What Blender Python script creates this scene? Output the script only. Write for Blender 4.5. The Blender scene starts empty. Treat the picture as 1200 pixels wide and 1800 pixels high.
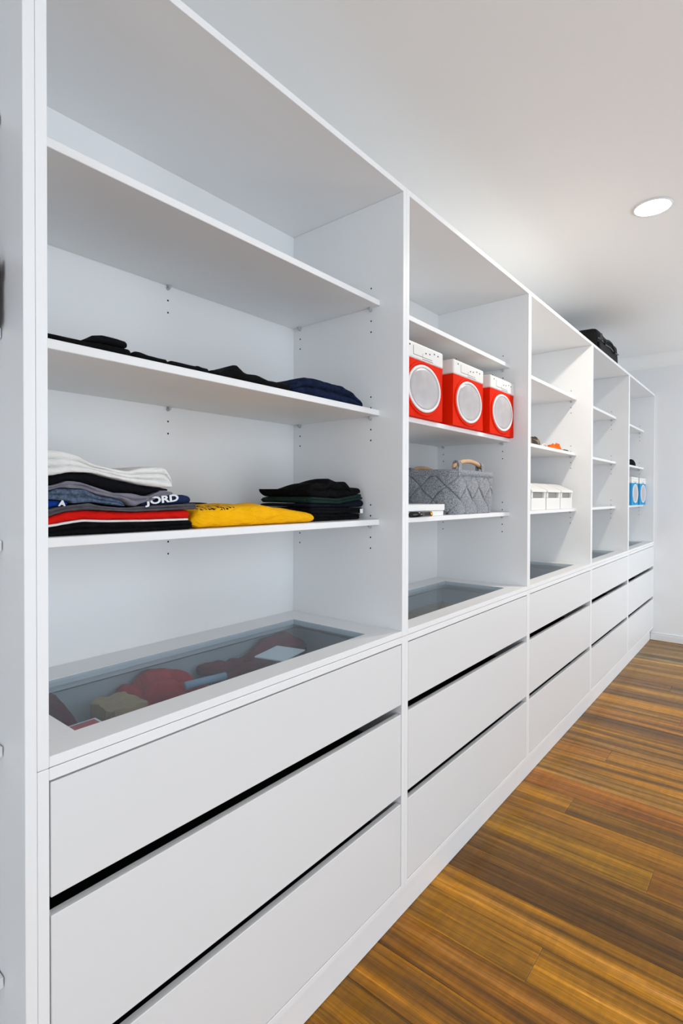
import bpy, bmesh, math, random
from mathutils import Matrix, Vector, noise
random.seed(7)
S = bpy.context.scene
COL = S.collection

# ------------------------------------------------------------------ camera
CAM = Vector((0.8201, 0.0, 1.2278)); FPX = 935.935; PY = 881.39
ya, pi_, ro = (math.radians(a) for a in (39.3385, -0.5899, 0.1366))
FW = Vector((-math.sin(ya)*math.cos(pi_), math.cos(ya)*math.cos(pi_), math.sin(pi_)))
R0 = FW.cross(Vector((0, 0, 1))).normalized(); U0 = R0.cross(FW)
RT = R0*math.cos(ro) + U0*math.sin(ro); UP = U0*math.cos(ro) - R0*math.sin(ro)
cd = bpy.data.cameras.new('camera'); cam = bpy.data.objects.new('camera', cd); COL.objects.link(cam)
cd.sensor_fit = 'VERTICAL'; cd.sensor_height = 36; cd.lens = FPX/1800*36
cd.shift_y = (PY-900)/1800; cd.clip_start = 0.02
cam.matrix_world = Matrix(((RT.x, UP.x, -FW.x, CAM.x), (RT.y, UP.y, -FW.y, CAM.y), (RT.z, UP.z, -FW.z, CAM.z), (0, 0, 0, 1)))
S.camera = cam

# ------------------------------------------------------------------ world, daylight, exposure
S.view_settings.view_transform = 'Standard'; S.view_settings.look = 'None'
S.view_settings.gamma = 1; S.view_settings.use_curve_mapping = False
S.view_settings.exposure = -0.1
w = bpy.data.worlds.new('sky'); S.world = w; w.use_nodes = True
w.node_tree.nodes['Background'].inputs[0].default_value = (0.84, 0.92, 1.0, 1)
w.node_tree.nodes['Background'].inputs[1].default_value = 1.28
ROOM_X1, ROOM_Y0, ROOM_Y1, ZC = 2.6, -2.0, 5.2246, 2.4315
WIN = [(-0.45, 1.75, 0.08, 2.15), (3.85, 5.0, 0.08, 2.15)]      # daylight windows in the right-hand wall (y0,y1,z0,z1)
DAY = [29, 68]
for (a, b, c, d), e in zip(WIN, DAY):
    l = bpy.data.lights.new('daylight', 'AREA'); l.shape = 'RECTANGLE'; l.size = b-a-.06; l.size_y = d-c-.06
    l.energy = e; l.color = (0.83, 0.92, 1.0)
    o = bpy.data.objects.new('daylight', l); COL.objects.link(o)
    o.location = (ROOM_X1+0.03, (a+b)/2, (c+d)/2); o.rotation_euler = (0, math.pi/2, 0)
    o.rotation_euler = Vector((-1, 0, 0)).to_track_quat('-Z', 'Z').to_euler()

FILL_WIN = (0.35, 2.25, 0.08, 2.15)                                    # window added in the unseen back wall as fill light (x0,x1,z0,z1)
FILL_POWER = 13
l = bpy.data.lights.new('daylight', 'AREA'); l.shape = 'RECTANGLE'; l.size = FILL_WIN[1]-FILL_WIN[0]-.06; l.size_y = FILL_WIN[3]-FILL_WIN[2]-.06  # fill lamp at the added back window, brightens panels facing the camera
l.energy = FILL_POWER; l.color = (0.83, 0.92, 1.0)
o = bpy.data.objects.new('daylight', l); COL.objects.link(o); o.location = ((FILL_WIN[0]+FILL_WIN[1])/2, ROOM_Y0-.03, (FILL_WIN[2]+FILL_WIN[3])/2)
o.rotation_euler = Vector((0, 1, 0)).to_track_quat('-Z', 'Z').to_euler()

# ------------------------------------------------------------------ helpers
def at(x, y, X):                      # point of the plane X=const seen at photo pixel (x,y) of 1200x1800
    d = FW + RT*((x-600)/FPX) - UP*((y-PY)/FPX)
    return CAM + d*((X-CAM.x)/d.x)
def atz(x, y, Z):
    d = FW + RT*((x-600)/FPX) - UP*((y-PY)/FPX)
    return CAM + d*((Z-CAM.z)/d.z)
def lin(c):
    return tuple(((v/255+.055)/1.055)**2.4 if v/255 > .04045 else v/255/12.92 for v in c) + (1,)
def wl(o):
    p = Vector((0, 0, 0))
    while o is not None:
        p = p + o.location; o = o.parent
    return p
def tag(o, label, cat, group=None):
    o['label'] = label; o['category'] = cat
    if group: o['group'] = group
    return o
def empty(name, loc, label, cat, group=None):
    o = bpy.data.objects.new(name, None); COL.objects.link(o); o.location = loc; o.empty_display_size = .05
    return tag(o, label, cat, group)
def obj(name, me, mat, parent=None, origin=None):
    """me: mesh or bmesh in world coordinates; becomes one object, child of parent"""
    if isinstance(me, bmesh.types.BMesh):
        bm = me; me = bpy.data.meshes.new(name)
        bmesh.ops.recalc_face_normals(bm, faces=bm.faces[:])
        bm.to_mesh(me); bm.free()
    base = wl(parent) if parent else Vector(origin or (0, 0, 0))
    me.transform(Matrix.Translation(-base))
    if mat is not None and not me.materials: me.materials.append(mat)
    o = bpy.data.objects.new(name, me); COL.objects.link(o)
    if parent: o.parent = parent
    else: o.location = base
    return o
def bbox(bm, x0, x1, y0, y1, z0, z1, bev=0.0, seg=1, mi=0):
    vs = [bm.verts.new((x, y, z)) for x in (x0, x1) for y in (y0, y1) for z in (z0, z1)]
    fs = [bm.faces.new([vs[i] for i in f]) for f in ((0, 1, 3, 2), (4, 6, 7, 5), (0, 4, 5, 1), (2, 3, 7, 6), (0, 2, 6, 4), (1, 5, 7, 3))]
    for f in fs: f.material_index = mi
    if bev > 0:
        es = list({e for f in fs for e in f.edges})
        bmesh.ops.bevel(bm, geom=es, offset=bev, segments=seg, affect='EDGES', profile=.5, clamp_overlap=True)
    return bm
def box(name, x0, x1, y0, y1, z0, z1, mat, parent=None, bev=.0008, seg=1, origin=None, smooth=False):
    bm = bmesh.new(); bbox(bm, x0, x1, y0, y1, z0, z1, bev, seg)
    o = obj(name, bm, mat, parent, origin)
    if smooth: shade(o)
    return o
def shade(o):
    for p in o.data.polygons: p.use_smooth = True
    return o
def struct(o, label=None):
    o['kind'] = 'structure'
    if label: o['label'] = label
    return o
def cyl(bm, p0, p1, r0, r1=None, n=16, caps=True):
    p0, p1 = Vector(p0), Vector(p1); r1 = r0 if r1 is None else r1
    d = (p1-p0).normalized(); a = d.orthogonal().normalized(); b = d.cross(a)
    A = [bm.verts.new(p0+(a*math.cos(t)+b*math.sin(t))*r0) for t in [2*math.pi*i/n for i in range(n)]]
    B = [bm.verts.new(p1+(a*math.cos(t)+b*math.sin(t))*r1) for t in [2*math.pi*i/n for i in range(n)]]
    for i in range(n): bm.faces.new((A[i], A[(i+1) % n], B[(i+1) % n], B[i]))
    if caps: bm.faces.new(A[::-1]); bm.faces.new(B)
    return bm
def tube(bm, pts, r, n=8):
    pts = [Vector(p) for p in pts]; rings = []; a = None
    for i, p in enumerate(pts):
        d = (pts[min(i+1, len(pts)-1)]-pts[max(i-1, 0)]).normalized()
        a = d.orthogonal().normalized() if a is None else (a-d*a.dot(d)).normalized()
        b = d.cross(a); rr = r[i] if isinstance(r, (list, tuple)) else r
        rings.append([bm.verts.new(p+(a*math.cos(t)+b*math.sin(t))*rr) for t in [2*math.pi*k/n for k in range(n)]])
    for A, B in zip(rings, rings[1:]):
        for k in range(n): bm.faces.new((A[k], A[(k+1) % n], B[(k+1) % n], B[k]))
    bm.faces.new(rings[0][::-1]); bm.faces.new(rings[-1])
    return bm

# ------------------------------------------------------------------ materials
def nt(name):
    m = bpy.data.materials.new(name); m.use_nodes = True
    n = m.node_tree; return m, n, n.nodes['Principled BSDF']
def mat(name, c, rough=.5, metal=0, spec=.5, bump=0, bscale=200, var=0, vscale=30, sheen=0, coat=0):
    m, n, b = nt(name); c = lin(c)
    b.inputs['Base Color'].default_value = c; b.inputs['Roughness'].default_value = rough
    b.inputs['Metallic'].default_value = metal; b.inputs['Specular IOR Level'].default_value = spec
    b.inputs['Sheen Weight'].default_value = sheen; b.inputs['Coat Weight'].default_value = coat
    tc = n.nodes.new('ShaderNodeTexCoord')
    if var:
        t = n.nodes.new('ShaderNodeTexNoise'); t.inputs['Scale'].default_value = vscale; t.inputs['Detail'].default_value = 4
        n.links.new(tc.outputs['Object'], t.inputs['Vector'])
        r = n.nodes.new('ShaderNodeMapRange'); r.inputs[1].default_value = .3; r.inputs[2].default_value = .7
        r.inputs[3].default_value = 1-var; r.inputs[4].default_value = 1+var
        n.links.new(t.outputs['Fac'], r.inputs[0])
        h = n.nodes.new('ShaderNodeHueSaturation'); h.inputs['Color'].default_value = c
        n.links.new(r.outputs[0], h.inputs['Value']); n.links.new(h.outputs[0], b.inputs['Base Color'])
    if bump:
        t = n.nodes.new('ShaderNodeTexNoise'); t.inputs['Scale'].default_value = bscale; t.inputs['Detail'].default_value = 3
        n.links.new(tc.outputs['Object'], t.inputs['Vector'])
        k = n.nodes.new('ShaderNodeBump'); k.inputs['Strength'].default_value = bump; k.inputs['Distance'].default_value = .002
        n.links.new(t.outputs['Fac'], k.inputs['Height']); n.links.new(k.outputs[0], b.inputs['Normal'])
    return m
WHITE = (241, 242, 243)
M = {}
M['mel'] = mat('white_melamine', WHITE, .42, spec=.4)
M['drawer_front'] = mat('white_satin_lacquer', (229, 230, 231), .38, spec=.4, bump=.03, bscale=60)
M['wall'] = mat('white_wall_paint', (241, 242, 244), .8, spec=.2, bump=.04, bscale=300)
M['ceil'] = mat('white_ceiling_paint', (248, 248, 247), .85, spec=.2)
M['trim'] = mat('white_gloss_trim', (238, 239, 241), .3)
M['hole'] = mat('dark_peg_hole', (25, 25, 27), .9)
M['pin'] = mat('clear_plastic_pin', (190, 196, 200), .2)
M['box_grey'] = mat('pale_grey_drawer_board', (214, 217, 220), .45)
M['box_dark'] = mat('anthracite_drawer_steel', (46, 48, 52), .5)
M['subfloor'] = mat('dark_subfloor', (40, 26, 15), .9)
def cloth(name, c, var=.12, sheen=0, bump=.35, bscale=500, vscale=25):
    m = mat(name, c, .9, spec=.15, bump=bump, bscale=bscale, var=var, vscale=vscale, sheen=sheen)
    n = m.node_tree; b = n.nodes['Principled BSDF']; weave = b.inputs['Normal'].links[0].from_node          # soft creases over the weave
    tc = n.nodes.new('ShaderNodeTexCoord'); mp = n.nodes.new('ShaderNodeMapping'); mp.inputs['Scale'].default_value = (1, .45, 1.3)
    t = n.nodes.new('ShaderNodeTexNoise'); t.inputs['Scale'].default_value = 42; t.inputs['Detail'].default_value = 2; t.inputs['Distortion'].default_value = 1.2
    k = n.nodes.new('ShaderNodeBump'); k.inputs['Strength'].default_value = .55; k.inputs['Distance'].default_value = .012
    n.links.new(tc.outputs['Object'], mp.inputs[0]); n.links.new(mp.outputs[0], t.inputs['Vector']); n.links.new(t.outputs['Fac'], k.inputs['Height'])
    n.links.new(weave.outputs[0], k.inputs['Normal']); n.links.new(k.outputs[0], b.inputs['Normal'])
    return m

def glass_mat():
    m, n, b = nt('grey_tinted_glass'); n.nodes.remove(b)
    tr = n.nodes.new('ShaderNodeBsdfTransparent'); tr.inputs[0].default_value = (.88, .935, .965, 1)
    gl = n.nodes.new('ShaderNodeBsdfGlossy'); gl.inputs['Roughness'].default_value = .02
    lw = n.nodes.new('ShaderNodeLayerWeight'); pw = n.nodes.new('ShaderNodeMath'); pw.operation = 'POWER'; pw.inputs[1].default_value = 5
    ma = n.nodes.new('ShaderNodeMath'); ma.operation = 'MULTIPLY_ADD'; ma.inputs[1].default_value = .45; ma.inputs[2].default_value = .025
    n.links.new(lw.outputs['Facing'], pw.inputs[0]); n.links.new(pw.outputs[0], ma.inputs[0])
    mx = n.nodes.new('ShaderNodeMixShader')
    n.links.new(ma.outputs[0], mx.inputs[0]); n.links.new(tr.outputs[0], mx.inputs[1]); n.links.new(gl.outputs[0], mx.inputs[2])
    n.links.new(mx.outputs[0], n.nodes['Material Output'].inputs[0]); return m
M['glass'] = glass_mat()
def pane_mat():
    m, n, b = nt('clear_window_glass'); n.nodes.remove(b)
    tr = n.nodes.new('ShaderNodeBsdfTransparent'); gl = n.nodes.new('ShaderNodeBsdfGlossy'); gl.inputs['Roughness'].default_value = .02
    mx = n.nodes.new('ShaderNodeMixShader'); mx.inputs[0].default_value = .06
    n.links.new(tr.outputs[0], mx.inputs[1]); n.links.new(gl.outputs[0], mx.inputs[2])
    n.links.new(mx.outputs[0], n.nodes['Material Output'].inputs[0]); return m
M['pane'] = pane_mat()

def wood_mat():
    m, n, b = nt('spotted_gum_timber'); N = n.nodes.new; L = n.links.new
    oi = N('ShaderNodeObjectInfo'); tc = N('ShaderNodeTexCoord')
    off = N('ShaderNodeVectorMath'); off.operation = 'SCALE'; off.inputs[0].default_value = (37.0, 91.0, 13.0); L(oi.outputs['Random'], off.inputs['Scale'])
    add = N('ShaderNodeVectorMath'); add.operation = 'ADD'; L(tc.outputs['Object'], add.inputs[0]); L(off.outputs[0], add.inputs[1])
    def noise_(sx, sy, detail, dist=0.0, rough=.55):
        mp = N('ShaderNodeMapping'); mp.inputs['Scale'].default_value = (sx, sy, 1); L(add.outputs[0], mp.inputs[0])
        t = N('ShaderNodeTexNoise'); t.inputs['Scale'].default_value = 1; t.inputs['Detail'].default_value = detail
        t.inputs['Distortion'].default_value = dist; t.inputs['Roughness'].default_value = rough
        L(mp.outputs[0], t.inputs['Vector']); return t
    streak = noise_(.55, 19, 3, .5)        # broad sapwood / heartwood bands
    cath = noise_(2.0, 30, 2, 1.6)        # cathedral figure
    fine = noise_(9, 330, 4)              # pores
    line = noise_(1.6, 75, 3, .4)         # darker growth lines
    ripple = noise_(60, 9, 2)             # fiddleback ripple
    def rng(src, a, b_, c, d):
        r = N('ShaderNodeMapRange'); r.inputs[1].default_value = a; r.inputs[2].default_value = b_; r.inputs[3].default_value = c; r.inputs[4].default_value = d
        L(src.outputs['Fac'], r.inputs[0]); return r
    def mul(a, b_):
        x = N('ShaderNodeMath'); x.operation = 'MULTIPLY'; L(a.outputs[0], x.inputs[0]); L(b_.outputs[0], x.inputs[1]); return x
    v = mul(mul(rng(streak, .3, .72, .36, 1.62), rng(cath, .35, .65, .78, 1.2)), mul(mul(rng(fine, .35, .65, .76, 1.2), rng(line, .3, .5, .62, 1.06)), rng(ripple, .35, .65, .92, 1.08)))
    h = N('ShaderNodeHueSaturation'); L(oi.outputs['Color'], h.inputs['Color']); L(v.outputs[0], h.inputs['Value'])
    sat = rng(streak, .35, .7, 1.25, 1.02); L(sat.outputs[0], h.inputs['Saturation'])
    L(h.outputs[0], b.inputs['Base Color'])
    b.inputs['Roughness'].default_value = .3; b.inputs['Specular IOR Level'].default_value = .35
    rr = rng(fine, .3, .7, .26, .4); L(rr.outputs[0], b.inputs['Roughness'])
    bp = N('ShaderNodeBump'); bp.inputs['Strength'].default_value = .08; bp.inputs['Distance'].default_value = .001
    L(fine.outputs['Fac'], bp.inputs['Height']); L(bp.outputs[0], b.inputs['Normal'])
    return m
M['wood'] = wood_mat()

# ------------------------------------------------------------------ measures of the built-in
T = .016
YS = [.3124-.976, .3124, 1.2887, 2.2606, 3.2466, 4.2147, 5.2216]     # seams between the units
D, SH, KICK, TOPZ = .4305, .0797, .0214, 2.10
DECK, SEAM, RAIL, D1B, D2T, D2B, D3T, D3B, CB = .845, .8285, .8099, .6358, .6086, .3772, .353, .1195, .1022
SZ = [1.7810, 1.4620, 1.1436]                                        # undersides of the shelves
XB = -(D+T)                                                          # back of the carcasses
XW = XB-.004                                                         # wall behind

# ------------------------------------------------------------------ room shell
fl = struct(box('floor', XW, ROOM_X1, ROOM_Y0, ROOM_Y1, -.12, -.012, M['subfloor'], bev=0), 'timber strip floor of long brown planks')
struct(box('ceiling', XW-.1, ROOM_X1+.1, ROOM_Y0-.1, ROOM_Y1+.1, ZC, ZC+.1, M['ceil'], bev=0), 'plain white ceiling')
struct(box('wall_left', XW-.1, XW, ROOM_Y0-.1, ROOM_Y1+.1, -.12, ZC, M['wall'], bev=0), 'white wall behind the shelf units')
struct(box('wall_far', XW, ROOM_X1+.1, ROOM_Y1, ROOM_Y1+.1, -.12, ZC, M['wall'], bev=0), 'plain white end wall')
bm = bmesh.new(); a, b_, c, d = FILL_WIN
bbox(bm, XW, a, ROOM_Y0-.1, ROOM_Y0, -.12, ZC); bbox(bm, b_, ROOM_X1+.1, ROOM_Y0-.1, ROOM_Y0, -.12, ZC)
bbox(bm, a, b_, ROOM_Y0-.1, ROOM_Y0, -.12, c); bbox(bm, a, b_, ROOM_Y0-.1, ROOM_Y0, d, ZC)
struct(obj('wall_back', bm, M['wall']), 'white wall with an added window opposite the end wall')
bm = bmesh.new(); f = .05
for (p, q, r, s) in ((a, b_, c, c+f), (a, b_, d-f, d), (a, a+f, c+f, d-f), (b_-f, b_, c+f, d-f), ((a+b_)/2-.02, (a+b_)/2+.02, c+f, d-f)):
    bbox(bm, p, q, ROOM_Y0-.085, ROOM_Y0-.035, r, s, .002)
wn = struct(obj('window_3', bm, M['trim']), 'white framed window added for fill opposite the end wall')  # unseen window frame, added to go with the fill lamp
box('pane', a+f, (a+b_)/2-.02, ROOM_Y0-.062, ROOM_Y0-.056, c+f, d-f, M['pane'], wn, 0)
box('pane', (a+b_)/2+.02, b_-f, ROOM_Y0-.062, ROOM_Y0-.056, c+f, d-f, M['pane'], wn, 0)
# right-hand wall with its two window openings
bm = bmesh.new(); X0, X1 = ROOM_X1, ROOM_X1+.1
ys = [ROOM_Y0, WIN[0][0], WIN[0][1], WIN[1][0], WIN[1][1], ROOM_Y1]
for i in (0, 2, 4): bbox(bm, X0, X1, ys[i], ys[i+1], -.12, ZC)
for (a, b_, c, d) in WIN:
    bbox(bm, X0, X1, a, b_, -.12, c); bbox(bm, X0, X1, a, b_, d, ZC)
struct(obj('wall_right', bm, M['wall']), 'white wall with two windows')
for i, (a, b_, c, d) in enumerate(WIN):
    bm = bmesh.new(); f = .05
    for (p, q, r, s) in ((a, b_, c, c+f), (a, b_, d-f, d), (a, a+f, c+f, d-f), (b_-f, b_, c+f, d-f), ((a+b_)/2-.02, (a+b_)/2+.02, c+f, d-f)):
        bbox(bm, X0+.035, X0+.085, p, q, r, s, .002)
    wn = struct(obj('window_%d' % (i+1), bm, M['trim']), 'white framed window in the right wall')
    box('pane', X0+.056, X0+.062, a+f, (a+b_)/2-.02, c+f, d-f, M['pane'], wn, 0)
    box('pane', X0+.056, X0+.062, (a+b_)/2+.02, b_-f, c+f, d-f, M['pane'], wn, 0)
# skirting on the far wall: flat board with a stepped top bead
bm = bmesh.new(); y1 = ROOM_Y1
bbox(bm, -KICK+.001, ROOM_X1, y1-.014, y1, 0.001, .052, .002); bbox(bm, -KICK+.001, ROOM_X1, y1-.009, y1, .052, .068, .003)
struct(obj('baseboard_far', bm, M['trim']), 'white stepped skirting board along the end wall')
bm = bmesh.new(); bbox(bm, ROOM_X1-.014, ROOM_X1, ROOM_Y0, ROOM_Y1-.015, .001, .068, .002)
struct(obj('baseboard_right', bm, M['trim']), 'white skirting board under the windows')
# cove cornice on far wall
def cove(name, yw, sgn):
    bm = bmesh.new(); n = 8; r = .10; prof = [(0, 0)]+[(r-r*math.sin(t), -r+r*math.cos(t)) for t in [i/n*math.pi/2 for i in range(n+1)]]
    # prof: (distance from wall, below ceiling)
    A = [bm.verts.new((XW, yw+sgn*a, ZC-.0005+b_)) for a, b_ in prof]; B = [bm.verts.new((ROOM_X1, yw+sgn*a, ZC-.0005+b_)) for a, b_ in prof]
    k = len(prof)
    for i in range(k): bm.faces.new((A[i], A[(i+1) % k], B[(i+1) % k], B[i]))
    bm.faces.new(A); bm.faces.new(B[::-1])
    return struct(obj(name, bm, M['ceil']), 'white coved cornice between end wall and ceiling')
cove('trim_1', ROOM_Y1, -1)

# planks: run across the room (along x), rows 135 mm wide
GOLD, MID, RED, DARK, OLIVE, BRN, GREY = (168, 116, 50), (142, 92, 40), (158, 86, 36), (84, 56, 30), (122, 88, 46), (126, 78, 34), (120, 92, 66)
PW = .135; first = 1.325; r0 = -int((first-ROOM_Y0)/PW)-1
special = {   # row index from y=1.325 : list of (x end of plank, colour)
    -3: [(1.1, (150, 102, 46)), (2.7, MID)], -2: [(.8, (150, 98, 42)), (2.7, GOLD)], -1: [(1.6, (130, 82, 34)), (2.7, MID)],
    0: [(.335, (154, 106, 44)), (1.7, GOLD)], 1: [(1.3, (158, 108, 46))], 2: [(1.5, (66, 42, 20))], 3: [(1.1, (92, 64, 34))],
    4: [(.515, (160, 118, 56)), (1.5, MID)], 5: [(.9, (136, 92, 40))], 6: [(.19, (150, 104, 44)), (1.2, (122, 86, 42))],
    7: [(1.4, (158, 94, 36))], 8: [(.95, (124, 90, 46))], 9: [(1.3, GOLD)], 10: [(.21, (150, 98, 42)), (1.4, GOLD)],
    11: [(.9, (118, 84, 46))], 12: [(1.2, (158, 112, 54))], 13: [(.8, DARK)], 14: [(1.4, (150, 100, 50))], 15: [(.42, OLIVE), (1.5, RED)],
    16: [(.9, GOLD)], 17: [(1.3, (98, 70, 48))], 18: [(1.0, (150, 112, 66))], 19: [(.3, (118, 86, 62)), (1.6, (100, 80, 66))], 20: [(1.1, (128, 94, 64))],
    21: [(1.5, (150, 116, 74))], 22: [(.8, (132, 100, 66))], 23: [(1.3, (160, 124, 80))], 24: [(.9, (112, 98, 78))], 25: [(1.4, (118, 96, 70))], 26: [(.8, (138, 112, 82))], 27: [(1.2, (112, 88, 60))], 28: [(1.2, (130, 96, 56))]}
pal = [GOLD, MID, RED, OLIVE, BRN, GOLD, MID, GREY]
r = r0
while True:
    ya_, yb_ = first+r*PW, first+(r+1)*PW
    if ya_ > ROOM_Y1-.02: break
    ya_, yb_ = max(ya_, ROOM_Y0)+.0004, min(yb_, ROOM_Y1-.001)-.0004
    segs = list(special.get(r, []))
    x = segs[-1][0] if segs else XW
    while x < ROOM_X1-.3:
        x = min(x+random.uniform(.7, 1.7), ROOM_X1); x = ROOM_X1 if ROOM_X1-x < .35 else x
        segs.append((x, random.choice(pal)))
    segs[-1] = (ROOM_X1, segs[-1][1])
    xp = XW
    for xe, c in segs:
        cx, cy = (xp+xe)/2, (ya_+yb_)/2
        pl = box('plank', xp+.0004, xe-.0004, ya_, yb_, -.0118, 0, M['wood'], None, .0006, origin=(cx, cy, 0))
        pl.parent = fl; mc = (148, 104, 42); pl.color = lin(tuple(a*.68+m_*.32 for a, m_ in zip(c, mc))); pl.color = tuple(v_*g_ for v_, g_ in zip(pl.color[:3], (1.13, 1.13, 1.02)))+(1,); xp = xe
    r += 1

# ------------------------------------------------------------------ plinth
for (a, b_, la) in ((YS[0], 2.1965, 'long white plinth board under the first drawer bases'), (2.1970, ROOM_Y1-.016, 'long white plinth board running to the end wall')):
    tag(box('plinth_board', -KICK-.016, -KICK, a+.001, b_-.0005, .001, CB-.0005, M['mel'], origin=(0, a, 0)), la, 'plinth')

# ------------------------------------------------------------------ upper shelf units
PX_F, PX_B, PITCH = -.1115, -.400, .032
def holes(parent, pts, axis, name='peg_holes', r=.0026):
    bm = bmesh.new()
    for p in pts:
        p = Vector(p); ax = Vector(axis); a = ax.orthogonal().normalized(); b_ = ax.cross(a)
        bm.faces.new([bm.verts.new(p+ax*.0003+(a*math.cos(t)+b_*math.sin(t))*r) for t in [i*math.pi/4 for i in range(8)]])
    me = bpy.data.meshes.new(name); bm.to_mesh(me); bm.free()
    o = obj(name, me, M['hole'], parent); o['kind'] = 'stuff'; return o
def pin(parent, p, ax):
    """small clear shelf support: collar against the panel, peg, and lug under the shelf"""
    bm = bmesh.new(); p = Vector(p); ax = Vector(ax); side = Vector((0, 0, 1)).cross(ax)
    c = p-Vector((0, 0, .0062))
    cyl(bm, c, c+ax*.003, .0055, n=10); cyl(bm, c+ax*.003, c+ax*.010, .003, n=8)
    A = c+ax*.001+Vector((0, 0, .0015)); q = side*.004
    vs = [bm.verts.new(v) for v in (A-q, A+q, A+q+ax*.010, A-q+ax*.010)]; vt = [bm.verts.new(v.co+Vector((0, 0, .0042))) for v in vs]
    bm.faces.new(vs); bm.faces.new(vt[::-1])
    for i in range(4): bm.faces.new((vs[i], vs[(i+1) % 4], vt[(i+1) % 4], vt[i]))
    return obj('shelf_pin', bm, M['pin'], parent)
def holeset(zs): return [z-.0062+k*PITCH for z in zs for k in (-2, -1, 1, 2)]
UPLAB = {1: 'white open shelf unit holding the folded clothes and the yellow sweatshirt', 2: 'white open shelf unit holding red boxes and felt basket',
         3: 'white open shelf unit holding three white lidded bins', 4: 'white open shelf unit with nothing on its shelves', 5: 'white open shelf unit with blue boxes beside the end wall'}
for u in range(1, 6):
    y0, y1 = YS[u]+.0002, YS[u+1]-.0002
    root = empty('shelf_unit', (XB, (y0+y1)/2, SEAM), UPLAB[u], 'shelving', 'built-in open shelf units above the drawer bases')
    lp = box('side_panel', XB, 0, y0, y0+T, SEAM+.0004, TOPZ-T-.0002, M['mel'], root)
    rp = box('side_panel', XB, 0, y1-T, y1, SEAM+.0004, TOPZ-T-.0002, M['mel'], root)
    bp = box('back_panel', XB, -D, y0+T+.0002, y1-T-.0002, SEAM+.0004, TOPZ-T-.0002, M['mel'], root, 0)
    box('top_panel', XB, 0, y0, y1, TOPZ-T, TOPZ, M['mel'], root)
    # deck: frame of boards around the glass
    a, b_ = y0+T+.0003, y1-T-.0003; gy0, gy1 = a+.064, b_-.089; gx0, gx1 = -.0626, -.3416; z0, z1 = SEAM+.0006, DECK
    bm = bmesh.new()
    bbox(bm, gx0, -.0003, a, b_, z0, z1, .0008); bbox(bm, -D+.0003, gx1, a, b_, z0, z1, .0004)
    bbox(bm, gx1, gx0, a, gy0, z0, z1, .0001); bbox(bm, gx1, gx0, gy1, b_, z0, z1, .0001)
    dk = obj('deck', bm, M['mel'], root)
    g = box('glass_top', gx1+.001, gx0-.001, gy0+.001, gy1-.001, DECK-.007, DECK-.001, M['glass'], dk, 0); g['label'] = 'grey tinted glass panel let into the deck'
    zs = holeset(SZ)
    holes(rp, [(x, y1-T, z) for x in (PX_F, PX_B) for z in zs], (0, -1, 0))
    holes(lp, [(x, y0+T, z) for x in (PX_F, PX_B) for z in zs], (0, 1, 0))
    yc = (y0+y1)/2
    holes(bp, [(-D, yc, z) for z in zs], (1, 0, 0))
    for z in SZ:
        s = box('shelf', -D+.0004, -SH, y0+T+.0006, y1-T-.0006, z, z+T, M['mel'], root, .001)
        for x in (PX_F, PX_B):
            pin(s, (x, y1-T, z), (0, -1, 0)); pin(s, (x, y0+T, z), (0, 1, 0))
        pin(s, (-D, yc, z), (1, 0, 0))

# tall shelf unit on the near side (shelves down to the plinth)
y0, y1 = YS[0], YS[1]-.0002
root = empty('shelf_unit', (XB, (y0+y1)/2, CB), 'tall white shelf unit with shelves down to the plinth', 'shelving')
box('side_panel', XB, 0, y0, y0+T, CB, TOPZ-T-.0002, M['mel'], root)
rp = box('side_panel', XB, 0, y1-T, y1, CB, TOPZ-T-.0002, M['mel'], root)
box('back_panel', XB, -D, y0+T, y1-T, CB+T, TOPZ-T-.0002, M['mel'], root, 0)
box('top_panel', XB, 0, y0, y1, TOPZ-T, TOPZ, M['mel'], root)
box('bottom_panel', XB, 0, y0+T, y1-T, CB, CB+T, M['mel'], root)
for z in SZ+[.833, .482]:
    box('shelf', -D+.0004, -SH, y0+T+.0006, y1-T-.0015, z, z+T, M['mel'], root, .001)

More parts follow.
